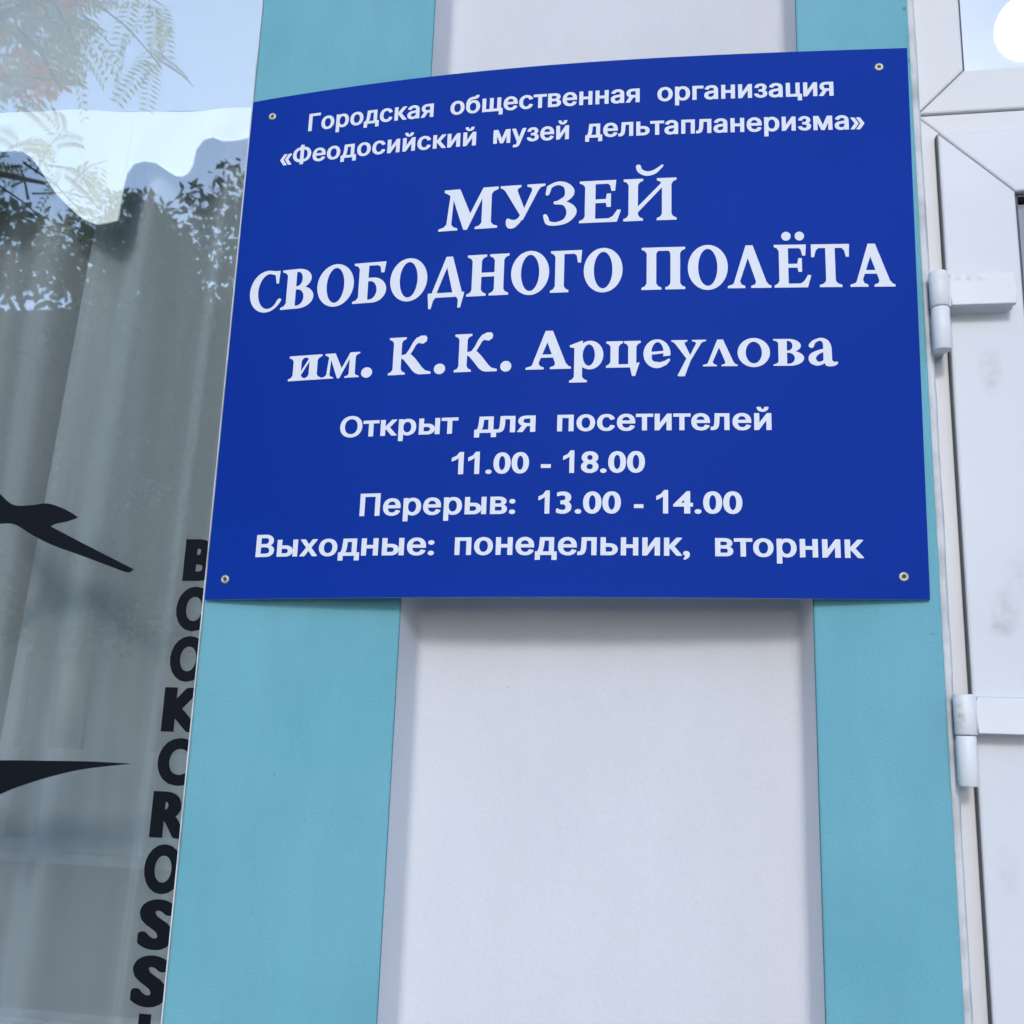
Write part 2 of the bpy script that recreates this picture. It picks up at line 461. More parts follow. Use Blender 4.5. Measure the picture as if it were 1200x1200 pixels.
def glyph(ch):
    if ch == 'О': return g_o(.79, 1)
    if ch == 'о': return g_o(.82, .68)
    if ch == 'М': return g_m(1.27, 1)
    if ch == 'м': return g_m(.97, .68)
    if ch == 'И': return g_i(1.15, 1)
    if ch == 'Й': return g_i(1.15, 1) + BREVE
    if ch == 'и': return g_i(.83, .68)
    if ch == 'У': return g_U()
    if ch == 'у': return g_y()
    if ch == 'Е': return g_E()
    if ch == 'Ё': return g_E() + [('+', ell(.28, 1.20, .105, .105)), ('+', ell(.58, 1.20, .105, .105))]
    if ch == 'Л': return g_lam(.95, 1)
    if ch == 'л': return g_lam(.88, .68)
    if ch == 'А': return g_lam(.97, 1, True)
    if ch == 'В': return g_V(.72, 1)
    if ch == 'в': return g_V(.76, .68)
    if ch == '.': return [('+', ell(.14, .11, .14, .14))]
    if ch == 'С':
        return [('+', ell(.42, .5, .42, .53)), ('-', ell(.47, .5, .265, .445)),
                ('-', [(.5, .30), (.62, .22), (.75, .30), (1, .1), (1, 1.1), (.72, 1.1), (.60, .93), (.5, .75)]),
                ('+', [(.46, .945), (.60, .90), (.645, .68), (.70, .68), (.715, 1.0), (.60, 1.0), (.46, 1.03)])]
    if ch == 'Б':
        return [('+', bowl(.12, .73, 0, .62, .5)), ('-', bowl(.325, .52, .08, .535, .8)),
                ('+', [(.12, 0), (.325, 0), (.325, 1), (.12, 1)]),
                ('+', [(0, 1), (0, .95), (.08, .92), (.12, .85), (.3, .92), (.52, .92), (.58, .88), (.60, .73), (.67, .73), (.70, 1)]),
                srf(.12, .1, 0, 1, .12, 0)]
    if ch == 'Д':
        return [('+', [(.37, 1), (.51, 1), (.755, .06), (.06, .06)]), ('-', [(.395, .74), (.19, .125), (.535, .125)]),
                ('+', [(0, .125), (0, .05), (.025, -.25), (.075, -.25), (.12, -.06), (.17, .015), (.62, .015), (.66, -.06), (.655, -.25), (.715, -.25), (.78, .05), (.79, .125)])]
    if ch == 'Н': return stem(.11) + stem(.60) + [('+', [(.3, .46), (.62, .46), (.62, .56), (.3, .56)])]
    if ch == 'Г':
        return stem(.11, 0, 1, SW, .11, .11, .11, 0) + [('+', [(.11, .915), (.55, .915), (.60, .87), (.63, .70), (.70, .70), (.72, 1), (.11, 1)])]
    if ch == 'П':
        return stem(.12) + stem(.63) + [('+', [(.1, .915), (.8, .915), (.8, 1), (.1, 1)])]
    if ch == 'Т':
        return stem(.31, 0, 1, SW, .14, .14, 0, 0) + [('+', [(0, .70), (.065, .70), (.10, .85), (.16, .91), (.66, .91), (.72, .85), (.75, .70), (.815, .70), (.83, 1), (0, 1)])]
    if ch == 'З':
        return stroke([(.085, .74, .075), (.13, .90, .085), (.30, .985, .085), (.47, .93, .13), (.555, .77, .20), (.49, .62, .14), (.30, .52, .075)]) + \
               [('+', [(.06, .72), (.12, .72), (.17, .86), (.12, .96), (.07, .92)])] + \
               stroke([(.26, .52, .08), (.46, .49, .11), (.60, .30, .215), (.50, .09, .13), (.29, .015, .085), (.12, .045, .10), (.07, .16, .10), (.05, .22, .08)])
    if ch == 'К':
        return stem(.11) + [('+', [(.30, .44), (.50, .47), (.60, .64), (.67, .78), (.73, .83), (.84, .80), (.93, .86), (.945, .96), (.90, 1.02), (.79, 1.02), (.67, .96), (.59, .85), (.50, .66), (.42, .54), (.30, .52)]),
                            ('+', [(.30, .44), (.37, .40), (.47, .28), (.62, .08), (.70, .015), (.78, -.01), (1.06, -.01), (1.07, .045), (1.0, .07), (.93, .09), (.84, .18), (.68, .40), (.56, .53), (.42, .53), (.3, .52)])]
    if ch == 'р':
        return [('+', ell(.53, .34, .34, .37)), ('-', ell(.50, .34, .155, .275)), ('+', [(.13, -.30), (.335, -.30), (.335, .64), (.345, .72), (.30, .71), (.0, .60), (.02, .55), (.13, .53)]),
                srf(.13, SW, -.36, 1, .12, .13)]
    if ch == 'ц':
        return stem(.11, 0, .68, SW, .11, 0, .11, .11) + stem(.56, 0, .68, SW, 0, 0, .11, .11) + \
               [('+', [(.05, 0), (.80, 0), (.80, .085), (.05, .085)]), ('+', [(.60, .04), (.66, -.22), (.74, -.22), (.85, .13), (.76, .11)])]
    if ch == 'е':
        return [('+', ell(.345, .34, .345, .37)), ('-', ell(.36, .37, .155, .265)), ('-', [(.2, .24), (.9, .31), (.9, .13), (.62, .18), (.52, .10), (.36, .10), (.24, .16)]),
                ('+', [(.15, .31), (.66, .36), (.685, .41), (.66, .45), (.5, .41), (.15, .385)]),
                ('+', [(.30, .02), (.48, .0), (.60, .06), (.685, .17), (.66, .22), (.55, .155), (.42, .12), (.30, .14)])]
    if ch == 'а':
        return stroke([(.10, .51, .13), (.17, .61, .085), (.32, .665, .075), (.43, .60, .14), (.47, .48, .19), (.475, .3, .2), (.475, .14, .2)]) + \
               stroke([(.44, .40, .075), (.26, .34, .10), (.125, .235, .16), (.125, .13, .17), (.22, .055, .11), (.34, .07, .08), (.45, .16, .08)]) + \
               [('+', [(.375, .25), (.575, .25), (.575, .14), (.62, .09), (.70, .105), (.715, .05), (.64, -.005), (.52, -.025), (.43, .0), (.39, .08)])]
    raise KeyError(ch)

# --- sans text: the built-in face, emboldened
def sans_outline(word):
    cu = bpy.data.curves.new('tmp_text', 'FONT')
    cu.body = word
    cu.size = 1.0
    cu.space_character = 1.05
    ob = bpy.data.objects.new('tmp_text', cu)
    COL.objects.link(ob)
    dg = bpy.context.evaluated_depsgraph_get()
    oc = ob.evaluated_get(dg).to_curve(dg)
    loops = []
    for sp in oc.splines:
        bp = sp.bezier_points; n = len(bp); L = []
        for a, b in zip(bp[:], bp[1:] + bp[:1]):
            p0, p1, p2, p3 = a.co, a.handle_right, b.handle_left, b.co
            chord = (p3 - p0).length
            bend = (p1 - p0).cross(p3 - p0).length + (p2 - p0).cross(p3 - p0).length
            k = 1 if bend < 1e-5 else 5
            for q in range(k):
                t = q / k
                c = p0 * (1 - t) ** 3 + p1 * 3 * t * (1 - t) ** 2 + p2 * 3 * t * t * (1 - t) + p3 * t ** 3
                if not L or math.hypot(c.x - L[-1][0], c.y - L[-1][1]) > 1e-4: L.append((c.x, c.y))
        if math.hypot(L[0][0] - L[-1][0], L[0][1] - L[-1][1]) < 1e-4: L.pop()
        if len(L) > 2: loops.append(L)
    ob.to_curve_clear(); bpy.data.objects.remove(ob); bpy.data.curves.remove(cu)
    return loops

def sans_mesh(word, bx, by=None):
    """the built-in face grown by bx sideways and by up and down: its fill plus a rim along every outline edge"""
    by = bx if by is None else by
    if word == '1':                                        # a one with a flag, drawn by hand at the same weight
        k = (.727 + 2 * by) / .7188
        return mesh2d([('+', [(x * k, y * k - by) for x, y in [(.3936, 0), (.3936, .7188), (.2822, .7188), (.2, .60), (.0728, .5347), (.0728, .41), (.170, .455), (.2563, .5176), (.2563, 0)]])])
    loops = sans_outline(word)
    ext = [[min(p[0] for p in L) - bx, max(p[0] for p in L) + bx] for L in loops]
    groups = []                                            # outlines that touch sideways go together
    for L, e in sorted(zip(loops, ext), key=lambda q: q[1][0]):
        if groups and e[0] < groups[-1][1]:
            groups[-1][0].append(L); groups[-1][1] = max(groups[-1][1], e[1])
        else: groups.append([[L], e[1]])
    VO, FO_ = [], []
    for g, _ in groups:
        ops = []
        for L in g:
            n = len(L)
            for i in range(n):
                (xp, yp), (x0, y0), (x1, y1) = L[i - 1], L[i], L[(i + 1) % n]
                dx, dy = x1 - x0, y1 - y0; l = math.hypot(dx, dy)
                nx, ny = -dy / l * bx, dx / l * by
                ops.append(('+', [(x0 + nx, y0 + ny), (x1 + nx, y1 + ny), (x1 - nx, y1 - ny), (x0 - nx, y0 - ny)]))
                d0, d1 = Vector((x0 - xp, y0 - yp)), Vector((dx, dy))
                ax = all(min(abs(q.x), abs(q.y)) < .12 * q.length for q in (d0, d1))
                if d0.angle(d1) > R(50) and ax: ops.append(('+', [(x0 - bx, y0 - by), (x0 + bx, y0 - by), (x0 + bx, y0 + by), (x0 - bx, y0 + by)]))
                elif d0.angle(d1) > R(2): ops.append(('+', ell(x0, y0, bx, by, 10)))
        pv, pf = mesh2d(ops, g)
        b = len(VO)
        VO += pv; FO_ += [[i + b for i in t] for t in pf]
    return VO, FO_

# ------------------------------------------------------------------ THE BLUE SIGN
BOW = .021
CT = ((-.3504, 2.1887), (.3567, 2.1981), (.3499, 1.6300), (-.3499, 1.6210))   # tl tr br bl
def bow(x):
    t = min(max((x + .352) / .706, 0), 1)
    return BOW * math.sin(math.pi * t ** .88)
def sign_y(x):
    return -.004 - bow(x)

sign = thing('information_sign', 'bowed blue museum sign with white Cyrillic lettering screwed across the turquoise pier', 'sign', (0, 0, 1.62))
SO = Vector((0, 0, 1.62))
bm = bmesh.new()
NU, NV = 72, 6
def grid(dy):
    g = []
    for j in range(NV + 1):
        v = j / NV; row = []
        for i in range(NU + 1):
            u = i / NU
            xt = CT[0][0] + (CT[1][0] - CT[0][0]) * u; zt = CT[0][1] + (CT[1][1] - CT[0][1]) * u
            xb = CT[3][0] + (CT[2][0] - CT[3][0]) * u; zb = CT[3][1] + (CT[2][1] - CT[3][1]) * u
            x = xb + (xt - xb) * v; z = zb + (zt - zb) * v
            row.append(bm.verts.new(Vector((x, sign_y(x) + dy, z)) - SO))
        g.append(row)
    return g
A = grid(0.0); Bk = grid(.003)
for j in range(NV):
    for i in range(NU):
        bm.faces.new((A[j][i], A[j][i + 1], A[j + 1][i + 1], A[j + 1][i]))
        f = bm.faces.new((Bk[j][i], Bk[j + 1][i], Bk[j + 1][i + 1], Bk[j][i + 1])); f.material_index = 1
def rim(a, b):
    a = [bm.verts.new(v.co) for v in a]; b = [bm.verts.new(v.co) for v in b]   # own corners: the face stays flat to its edge
    for i in range(len(a) - 1):
        f = bm.faces.new((a[i], b[i], b[i + 1], a[i + 1])); f.material_index = 1
rim(A[0], Bk[0]); rim(A[NV][::-1], Bk[NV][::-1])
rim([r[0] for r in A][::-1], [r[0] for r in Bk][::-1]); rim([r[NU] for r in A], [r[NU] for r in Bk])
bmesh.ops.recalc_face_normals(bm, faces=bm.faces[:])
board = link('board', bm, [M_blue, M_edge], sign)
for p in board.data.polygons:
    if p.material_index == 0: p.use_smooth = True

def put(bm, pts, faces, x0, x1, zb, sc, tilt=0.0, xr=None, d=.0004):
    """lay a flat shape on the bowed face: its x-range xr goes to x0..x1; baseline zb, height factor sc"""
    us = {i for f in faces for i in f}
    lo, hi = xr or (min(pts[i][0] for i in us), max(pts[i][0] for i in us))
    vs = []
    for x, y in pts:
        X = x0 + (x - lo) / (hi - lo) * (x1 - x0)
        Z = zb + y * sc + (X - x0) * tilt
        vs.append(bm.verts.new((X, sign_y(X) - d - SO.y, Z - SO.z)))
    for f in faces:
        try: bm.faces.new([vs[i] for i in f])
        except ValueError: pass

def finish_line(bm, name='lettering'):
    bm.normal_update()
    for f in bm.faces:
        if f.normal.y > 0: f.normal_flip()
    return link(name, bm, M_vinyl, sign)

def sans_line(words, z_l, z_r, xa, xb, cap, bold=.031):
    bm = bmesh.new()
    t = (z_r - z_l) / (xb - xa)
    k = cap / (.727 + 1.1 * bold)                           # built-in face: capital height 0.727 em, grown by the emboldening
    last = None
    for w, x0, x1 in words:
        if last is not None and x0 - last > .0075:         # every word is a piece of its own
            finish_line(bm); bm = bmesh.new()
        last = x1
        v, f = sans_mesh(w, bold, bold * .55)
        put(bm, v, f, x0, x1, z_l + (x0 - xa) * t + .55 * bold * k, k, t)
    return finish_line(bm)

def serif_line(letters, z_l, z_r, xa, xb, cap):
    bm = bmesh.new()
    t = (z_r - z_l) / (xb - xa)
    for ch, x0, x1 in letters:
        v, f = mesh2d(glyph(ch))
        used = {i for q in f for i in q}
        xs = [v[i][0] for i in used]
        put(bm, v, f, x0, x1, z_l + (x0 - xa) * t, cap, t, (min(xs), max(xs)))
    return finish_line(bm)

sans_line([('Городская', -0.2782, -0.1338), ('общественная', -0.1151, 0.0859), ('организация', 0.1041, 0.2817)], 2.1411, 2.1444, -0.2782, 0.2817, 0.0213)
sans_line([('«Феодосийский', -0.3092, -0.0854), ('музей', -0.0667, 0.0132), ('дельтапланеризма»', 0.0302, 0.311)], 2.1026, 2.1058, -0.3092, 0.311, 0.0213)
serif_line([('М', -0.1215, -0.0589), ('У', -0.0566, -0.0099), ('З', -0.0113, 0.023), ('Е', 0.0256, 0.068), ('Й', 0.0704, 0.1236)], 2.0067, 2.009, -0.1215, 0.1236, 0.0468)
serif_line([('С', -0.331, -0.2927), ('В', -0.2934, -0.2558), ('О', -0.252, -0.2108), ('Б', -0.2111, -0.1745), ('О', -0.1705, -0.1305), ('Д', -0.1289, -0.0905), ('Н', -0.0882, -0.0448), ('О', -0.0424, -0.0035), ('Г', -0.0022, 0.0294), ('О', 0.0315, 0.0703), ('П', 0.0891, 0.1321), ('О', 0.1346, 0.1736), ('Л', 0.1734, 0.2154), ('Ё', 0.2184, 0.2538), ('Т', 0.2542, 0.2909), ('А', 0.2908, 0.3332)], 1.9307, 1.9351, -0.331, 0.3332, 0.0455)
serif_line([('и', -0.277, -0.24), ('м', -0.2398, -0.1982), ('.', -0.1958, -0.1839), ('К', -0.1667, -0.1215), ('.', -0.1183, -0.1066), ('К', -0.0975, -0.0533), ('.', -0.05, -0.0388), ('А', -0.0243, 0.0207), ('р', 0.0188, 0.0524), ('ц', 0.0552, 0.0888), ('е', 0.0915, 0.1176), ('у', 0.1184, 0.1519), ('л', 0.1487, 0.1818), ('о', 0.1819, 0.2126), ('в', 0.2158, 0.2446), ('а', 0.2488, 0.2764)], 1.8499, 1.8538, -0.277, 0.2764, 0.0404)
sans_line([('Открыт', -0.2143, -0.0902), ('для', -0.0737, -0.0128), ('посетителей', 0.0086, 0.2126)], 1.7863, 1.7889, -0.2143, 0.2126, 0.0222)
sans_line([('1', -0.0951, -0.083), ('1', -0.0785, -0.067), ('.00', -0.0608, -0.018), ('-', -0.0063, 0.0033), ('1', 0.0152, 0.026), ('8.00', 0.0325, 0.0936)], 1.7454, 1.7462, -0.0945, 0.0937, 0.0226)
sans_line([('Перерыв:', -0.1872, -0.03), ('1', -0.0078, 0.0031), ('3.00', 0.0095, 0.0712), ('-', 0.0835, 0.0924), ('1', 0.1044, 0.1155), ('4.00', 0.1202, 0.1843)], 1.7044, 1.707, -0.1872, 0.1843, 0.0228)
sans_line([('Выходные:', -0.2965, -0.1084), ('понедельник,', -0.088, 0.1356), ('вторник', 0.1588, 0.2931)], 1.6641, 1.667, -0.2965, 0.2931, 0.0228)
# four screws
for sx, sz in ((-.3238, 2.1658), (.3278, 2.1762), (-.3283, 1.6417), (.3276, 1.6505)):
    bm = bmesh.new()
    c = (sx, sign_y(sx) - SO.y, sz - SO.z)
    lathe(bm, [(.0046, .0002), (.0046, -.0006), (.0036, -.0014), (.0019, -.0015), (.0017, -.0007)], 'y', c, 24)
    s = link('screw', bm, M_screw, sign, True)
    bm = bmesh.new()
    lathe(bm, [(.00165, -.0008), (.00165, -.0010)], 'y', c, 12)
    link('screw_recess', bm, M_socket, s)

# ------------------------------------------------------------------ THE BUILDING: pier with a sunk white panel, wall over and under
PZ0, PZ1 = .12, 3.9
RX0, RX1, RZ0, RZ1, RD = -.1455, .2480, .45, 3.2, .056
house = thing('building_wall', 'turquoise painted pier with a sunk white panel between the window and the door', 'wall', (0, 0, 0))
bm = bmesh.new()
box(bm, -.353, RX0, 0, .30, PZ0, PZ1, .0025)
link('pilaster', bm, M_turq, house)
bm = bmesh.new()
box(bm, RX1, .3605, 0, .30, PZ0, PZ1, .0025)
link('pilaster', bm, M_turq, house)
bm = bmesh.new()                                          # thin worn corner strip down the window side
box(bm, -.3541, -.3526, -.0006, .02, PZ0, PZ1, .0004)
link('corner_bead', bm, M_bead, house)
bm = bmesh.new()
box(bm, RX0, RX1, 0, .30, RZ1, PZ1)
box(bm, RX0, RX1, 0, .30, PZ0, RZ0)
link('panel_border', bm, M_turq, house)
# white panel with its reveals: a shallow tray, slightly rounded in the corners
bm = bmesh.new()
prof = [(RX0 + .0003, .0012), (RX0 + .0008, .0030), (RX0 + .0055, RD - .009), (RX0 + .0080, RD - .0035), (RX0 + .0120, RD - .0008), (RX0 + .0170, RD),
        (RX1 - .017, RD), (RX1 - .0120, RD - .0008), (RX1 - .0080, RD - .0035), (RX1 - .0055, RD - .009), (RX1 - .0008, .0030), (RX1 - .0003, .0012)]
rows = []
nz = 40
for j in range(nz + 1):
    z = RZ0 + (RZ1 - RZ0) * j / nz
    rows.append([bm.verts.new((x, y, z)) for x, y in prof])
for a, b in zip(rows, rows[1:]):
    for i in range(len(prof) - 1):
        bm.faces.new((a[i], a[i + 1], b[i + 1], b[i]))
lo = [bm.verts.new((RX1, .30, RZ0)), bm.verts.new((RX0, .30, RZ0))]
link('sunk_panel', bm, M_white, house, True)
bm = bmesh.new()
box(bm, -3.2, -.353, .02, .30, 2.9, PZ1)                   # over the window
box(bm, -3.2, -.353, .02, .30, PZ0, .55)                   # under the window
box(bm, -4.4, -3.2, 0, .30, PZ0, PZ1)
box(bm, .3605, 1.72, .04, .30, 2.62, PZ1)
box(bm, 1.72, 6.0, 0, .30, PZ0, PZ1)
link('wall_face', bm, M_turq, house)
bm = bmesh.new()
box(bm, -4.4, 6.0, -.04, .32, PZ1, PZ1 + .12, .01)
link('cornice', bm, M_white, house)
bm = bmesh.new()
box(bm, -4.45, .3605, -.03, .30, -.02, PZ0, .006)
box(bm, 1.72, 6.0, -.03, .30, -.02, PZ0, .006)
link('plinth', bm, M_kerb, house)
# narrow bead of old filler between the pier and the door frame
bm = bmesh.new()
random.seed(4)
pts = []
n = 90
ring = []
for j in range(n + 1):
    z = .13 + (2.55 - .13) * j / n
    w = .0085 + random.uniform(-.0004, .0004)
    row = [bm.verts.new((.3600, .006, z)), bm.verts.new((.3605 + w * .4, .002 + random.uniform(0, .001), z)), bm.verts.new((.3605 + w, .009, z)), bm.verts.new((.3605 + w, .028, z))]
    ring.append(row)
for a, b in zip(ring, ring[1:]):
    for i in range(3): bm.faces.new((a[i], a[i + 1], b[i + 1], b[i]))
link('filler_bead', bm, M_bead, house, True)

# ------------------------------------------------------------------ DOOR FRAME WITH TRANSOM
FX0, FX1, FY = .369, 1.715, .02
frame = thing('door_frame', 'white plastic door frame with a small transom window over the door', 'door frame', (FX0, 0, 0))
FO = Vector((FX0, 0, 0))
def fbox(bm, *a, bev=.002):
    box(bm, a[0] - FO.x, a[1] - FO.x, a[2], a[3], a[4], a[5], bev)
def mitred(bm, x0, x1, z0, z1, w, yf, yb, o=Vector((0, 0, 0)), lip=.006, gap=.0004):
    """four mitred profile bars round an opening (outer x0..x1, z0..z1, bar width w)"""
    O = [(x0, z0), (x1, z0), (x1, z1), (x0, z1)]
    I = [(x0 + w, z0 + w), (x1 - w, z0 + w), (x1 - w, z1 - w), (x0 + w, z1 - w)]
    for k in range(4):
        a, b, c, d = O[k], O[(k + 1) % 4], I[(k + 1) % 4], I[k]
        tx, tz = b[0] - a[0], b[1] - a[1]; l = math.hypot(tx, tz); tx /= l; tz /= l
        q = [(a[0] + tx * gap, a[1] + tz * gap), (b[0] - tx * gap, b[1] - tz * gap), (c[0] - tx * gap, c[1] - tz * gap), (d[0] + tx * gap, d[1] + tz * gap)]
        prism_y(bm, [(x - o.x, z - o.z) for x, z in q], yf, yb, .0022)
TZ0, TZ1 = 2.137, 2.615
bm = bmesh.new()
mitred(bm, FX0, FX1, TZ0, TZ1, .0475, FY, .085, FO)
tsash = link('transom_bars', bm, M_pvc, frame)
bm = bmesh.new()                                          # glazing bead and gasket
g = .0475
for a in ((FX0 + g, FX0 + g + .0022, TZ0 + g, TZ1 - g), (FX1 - g - .0022, FX1 - g, TZ0 + g, TZ1 - g), (FX0 + g + .0022, FX1 - g - .0022, TZ0 + g, TZ0 + g + .0016), (FX0 + g + .0022, FX1 - g - .0022, TZ1 - g - .0022, TZ1 - g)):
    fbox(bm, a[0] - .001, a[1], FY + .004, FY + .03, a[2], a[3], bev=0)
link('gasket', bm, M_gasket, frame)
bm = bmesh.new()
fbox(bm, FX0 + g, FX1 - g, FY + .014, FY + .018, TZ0 + g, TZ1 - g, bev=0)
link('transom_pane', bm, M_glass_t, frame)
bm = bmesh.new()                                          # jambs and head under the transom, mitred head
JZ = 2.1360
yf = FY + .002
prism_y(bm, [(0, .02), (.03, .02), (.03, JZ - .03), (0, JZ - .0004)], yf, .085, .002)
prism_y(bm, [(0, JZ), (FX1 - FX0, JZ), (FX1 - FX0 - .03, JZ - .03), (.03, JZ - .03)], yf, .085, .002)
prism_y(bm, [(FX1 - FX0, .02), (FX1 - FX0, JZ - .0004), (FX1 - FX0 - .03, JZ - .03), (FX1 - FX0 - .03, .02)], yf, .085, .002)
link('jambs', bm, M_pvc, frame)

# ------------------------------------------------------------------ DOOR LEAF
DX0, DX1, DZ0, DZ1 = .3855, 1.70, .05, 2.1095
door = thing('door', 'white plastic door with dark glass and two barrel hinges beside the turquoise pier', 'door', (DX0, 0, 0))
DO = Vector((DX0, 0, 0))
bm = bmesh.new()
mitred(bm, DX0, DX1, DZ0, DZ1, .0690, .012, .083, DO)
box(bm, DX0 + .0692 - DO.x, DX1 - .0692 - DO.x, .014, .079, .86, .95, .002)
link('leaf', bm, M_leaf_pvc, door)
bm = bmesh.new()
w = .0695
for (z0, z1) in ((.95, DZ1 - w), (DZ0 + w, .86)):
    for a in ((DX0 + w, DX0 + w + .003, z0, z1), (DX1 - w - .003, DX1 - w, z0, z1), (DX0 + w + .003, DX1 - w - .003, z0, z0 + .003), (DX0 + w + .003, DX1 - w - .003, z1 - .003, z1)):
        box(bm, a[0] - DO.x - .0005, a[1] - DO.x, .018, .06, a[2], a[3])
box(bm, -.0011, -.0002, .0150, .0215, DZ0, DZ1 - .001)  # dark strip standing in for the shadow gap between leaf and jamb
link('gasket', bm, M_gasket, door)
bm = bmesh.new()
box(bm, w, DX1 - w - DO.x, .026, .030, .95, DZ1 - w)
link('door_pane', bm, pane_mat('door_glass', .10, (.55, .6, .65)), door)
bm = bmesh.new()
box(bm, w, DX1 - w - DO.x, .024, .036, DZ0 + w, .86)
link('lower_panel', bm, M_leaf_pvc, door)
bm = bmesh.new()
box(bm, 1.225, 1.265, .004, .014, .96, 1.18, .003)
tube(bm, [(1.245, -.004, 1.09), (1.245, -.045, 1.09), (1.235, -.055, 1.09), (1.13, -.055, 1.085)], [.009, .009, .009, .008], 12)
link('handle', bm, M_hinge, door)

def hinge(zt, zk):
    """knuckle zk..zt with its flap on the leaf, lower barrel under it"""
    cx, cy = .3728, -.007
    zl = zk - .043
    bm = bmesh.new()                                       # knuckle + arm + flap: one casting
    lathe(bm, [(.0078, zk + .0005), (.0090, zk + .0018), (.0090, zt - .0018), (.0078, zt - .0003)], 'z', (cx - DO.x, cy, 0), 28)
    prism = [(.3770, -.0125), (.3822, -.0102), (.3822, .0125), (.3775, .0125)]
    z0, z1 = zk + .0008, zt - .0010
    v0 = [bm.verts.new((x - DO.x, y, z0)) for x, y in prism]; v1 = [bm.verts.new((x - DO.x, y, z1)) for x, y in prism]
    bm.faces.new(v0[::-1]); bm.faces.new(v1)
    for i in range(4): bm.faces.new((v0[i], v0[(i + 1) % 4], v1[(i + 1) % 4], v1[i]))
    h = link('hinge', bm, M_hinge, door)
    for p in h.data.polygons: p.use_smooth = len(p.vertices) == 4 and abs(p.normal.z) < .9 and p.area < 2e-4
    # cover: cushion-shaped cap on the flap, with a softly bulged face
    bm = bmesh.new()
    x0, x1 = .3800, .4440
    za, zb = zk - .0012, zt - .0008
    nx, nzz = 14, 12
    rowz = []
    for j in range(nzz + 1):
        v = j / nzz
        row = []
        for i in range(nx + 1):
            u = i / nx
            inset = .0012 * (2 * abs(v - .5)) ** 6
            x = x0 + inset * 1.5 + (x1 - x0 - inset * 5.5) * u
            z = za + (zb - za) * v
            cv = 1 - (2 * abs(v - .58) / 1.16) ** 3
            cu_ = 1 - max(0, (u - .86) / .14) ** 2
            y = .0125 - .0185 * max(.18, min(1, (1 - (2 * v - 1) ** 6))) * max(.35, cu_)
            # front face split: flatter upper facet and slanted lower lip
            if v < .3: y += (.3 - v) * .045
            row.append(bm.verts.new((x - DO.x, y, z)))
        rowz.append(row)
    for a, b in zip(rowz, rowz[1:]):
        for i in range(nx): bm.faces.new((a[i], a[i + 1], b[i + 1], b[i]))
    edge = [rowz[0], [r[-1] for r in rowz], rowz[-1][::-1], [r[0] for r in rowz][::-1]]
    for e in edge:
        low = [bm.verts.new((p.co.x, .0125, p.co.z)) for p in e]
        for i in range(len(e) - 1): bm.faces.new((e[i + 1], e[i], low[i], low[i + 1]))
    bmesh.ops.remove_doubles(bm, verts=bm.verts[:], dist=1e-6)
    bmesh.ops.recalc_face_normals(bm, faces=bm.faces[:])
    link('hinge_cover', bm, M_hinge, h, True)
    # raised plate seen as the lit rectangle on the cover
    bm = bmesh.new()
    prism_y(bm, [(-.0020, za + .0035), (.0555, za + .0035), (.0575, za + .018), (.0555, zb - .0018), (-.0020, zb - .0018), (-.0032, zb - .006), (-.0036, za + .021), (-.0032, za + .011)], -.0088, -.003, .0010)
    link('cover_plate', bm, M_hinge, h)
    bm = bmesh.new()
    lathe(bm, [(.0075, zl), (.0084, zl + .0012), (.0084, zk - .0012), (.0078, zk - .0002)], 'z', (cx - DO.x, cy, 0), 28)
    b = link('barrel', bm, M_hinge, h)
    for p in b.data.polygons: p.use_smooth = len(p.vertices) == 4
    bm = bmesh.new()                                       # foot fixing the barrel to the frame
    box(bm, cx - .007 - DO.x, cx + .007 - DO.x, cy + .005, FY + .003, zl + .004, zk - .003, .001)
    link('barrel_foot', bm, M_hinge, h)
hinge(1.9475, 1.9105)
hinge(1.5465, 1.5105)
hinge(.4465, .4105)

# ------------------------------------------------------------------ SHOP WINDOW
GY = .08
win = thing('shop_window', 'large reflecting shop window with black bird and letter stickers left of the pier', 'window', (-.353, GY, .55))
WO = Vector((-.353, GY, .55))
WX0, WX1, WZ0, WZ1 = -3.2, -.353, .55, 2.9
bm = bmesh.new()
def wbox(bm, a, b, c, d, e, f, bev=0): box(bm, a - WO.x, b - WO.x, c - WO.y, d - WO.y, e - WO.z, f - WO.z, bev)
wbox(bm, WX0, WX1 + .01, GY, GY + .004, WZ0, WZ1)
link('glass', bm, M_glass, win)
bm = bmesh.new()
for a in ((WX0, WX0 + .06, WZ0, WZ1), (WX1 - .012, WX1 + .01, WZ0, WZ1), (WX0 + .06, WX1 - .012, WZ0, WZ0 + .06), (WX0 + .06, WX1 - .012, WZ1 - .06, WZ1)):
    wbox(bm, a[0], a[1], GY - .02, GY + .05, a[2], a[3], .002)
link('frame', bm, M_pvc, win)

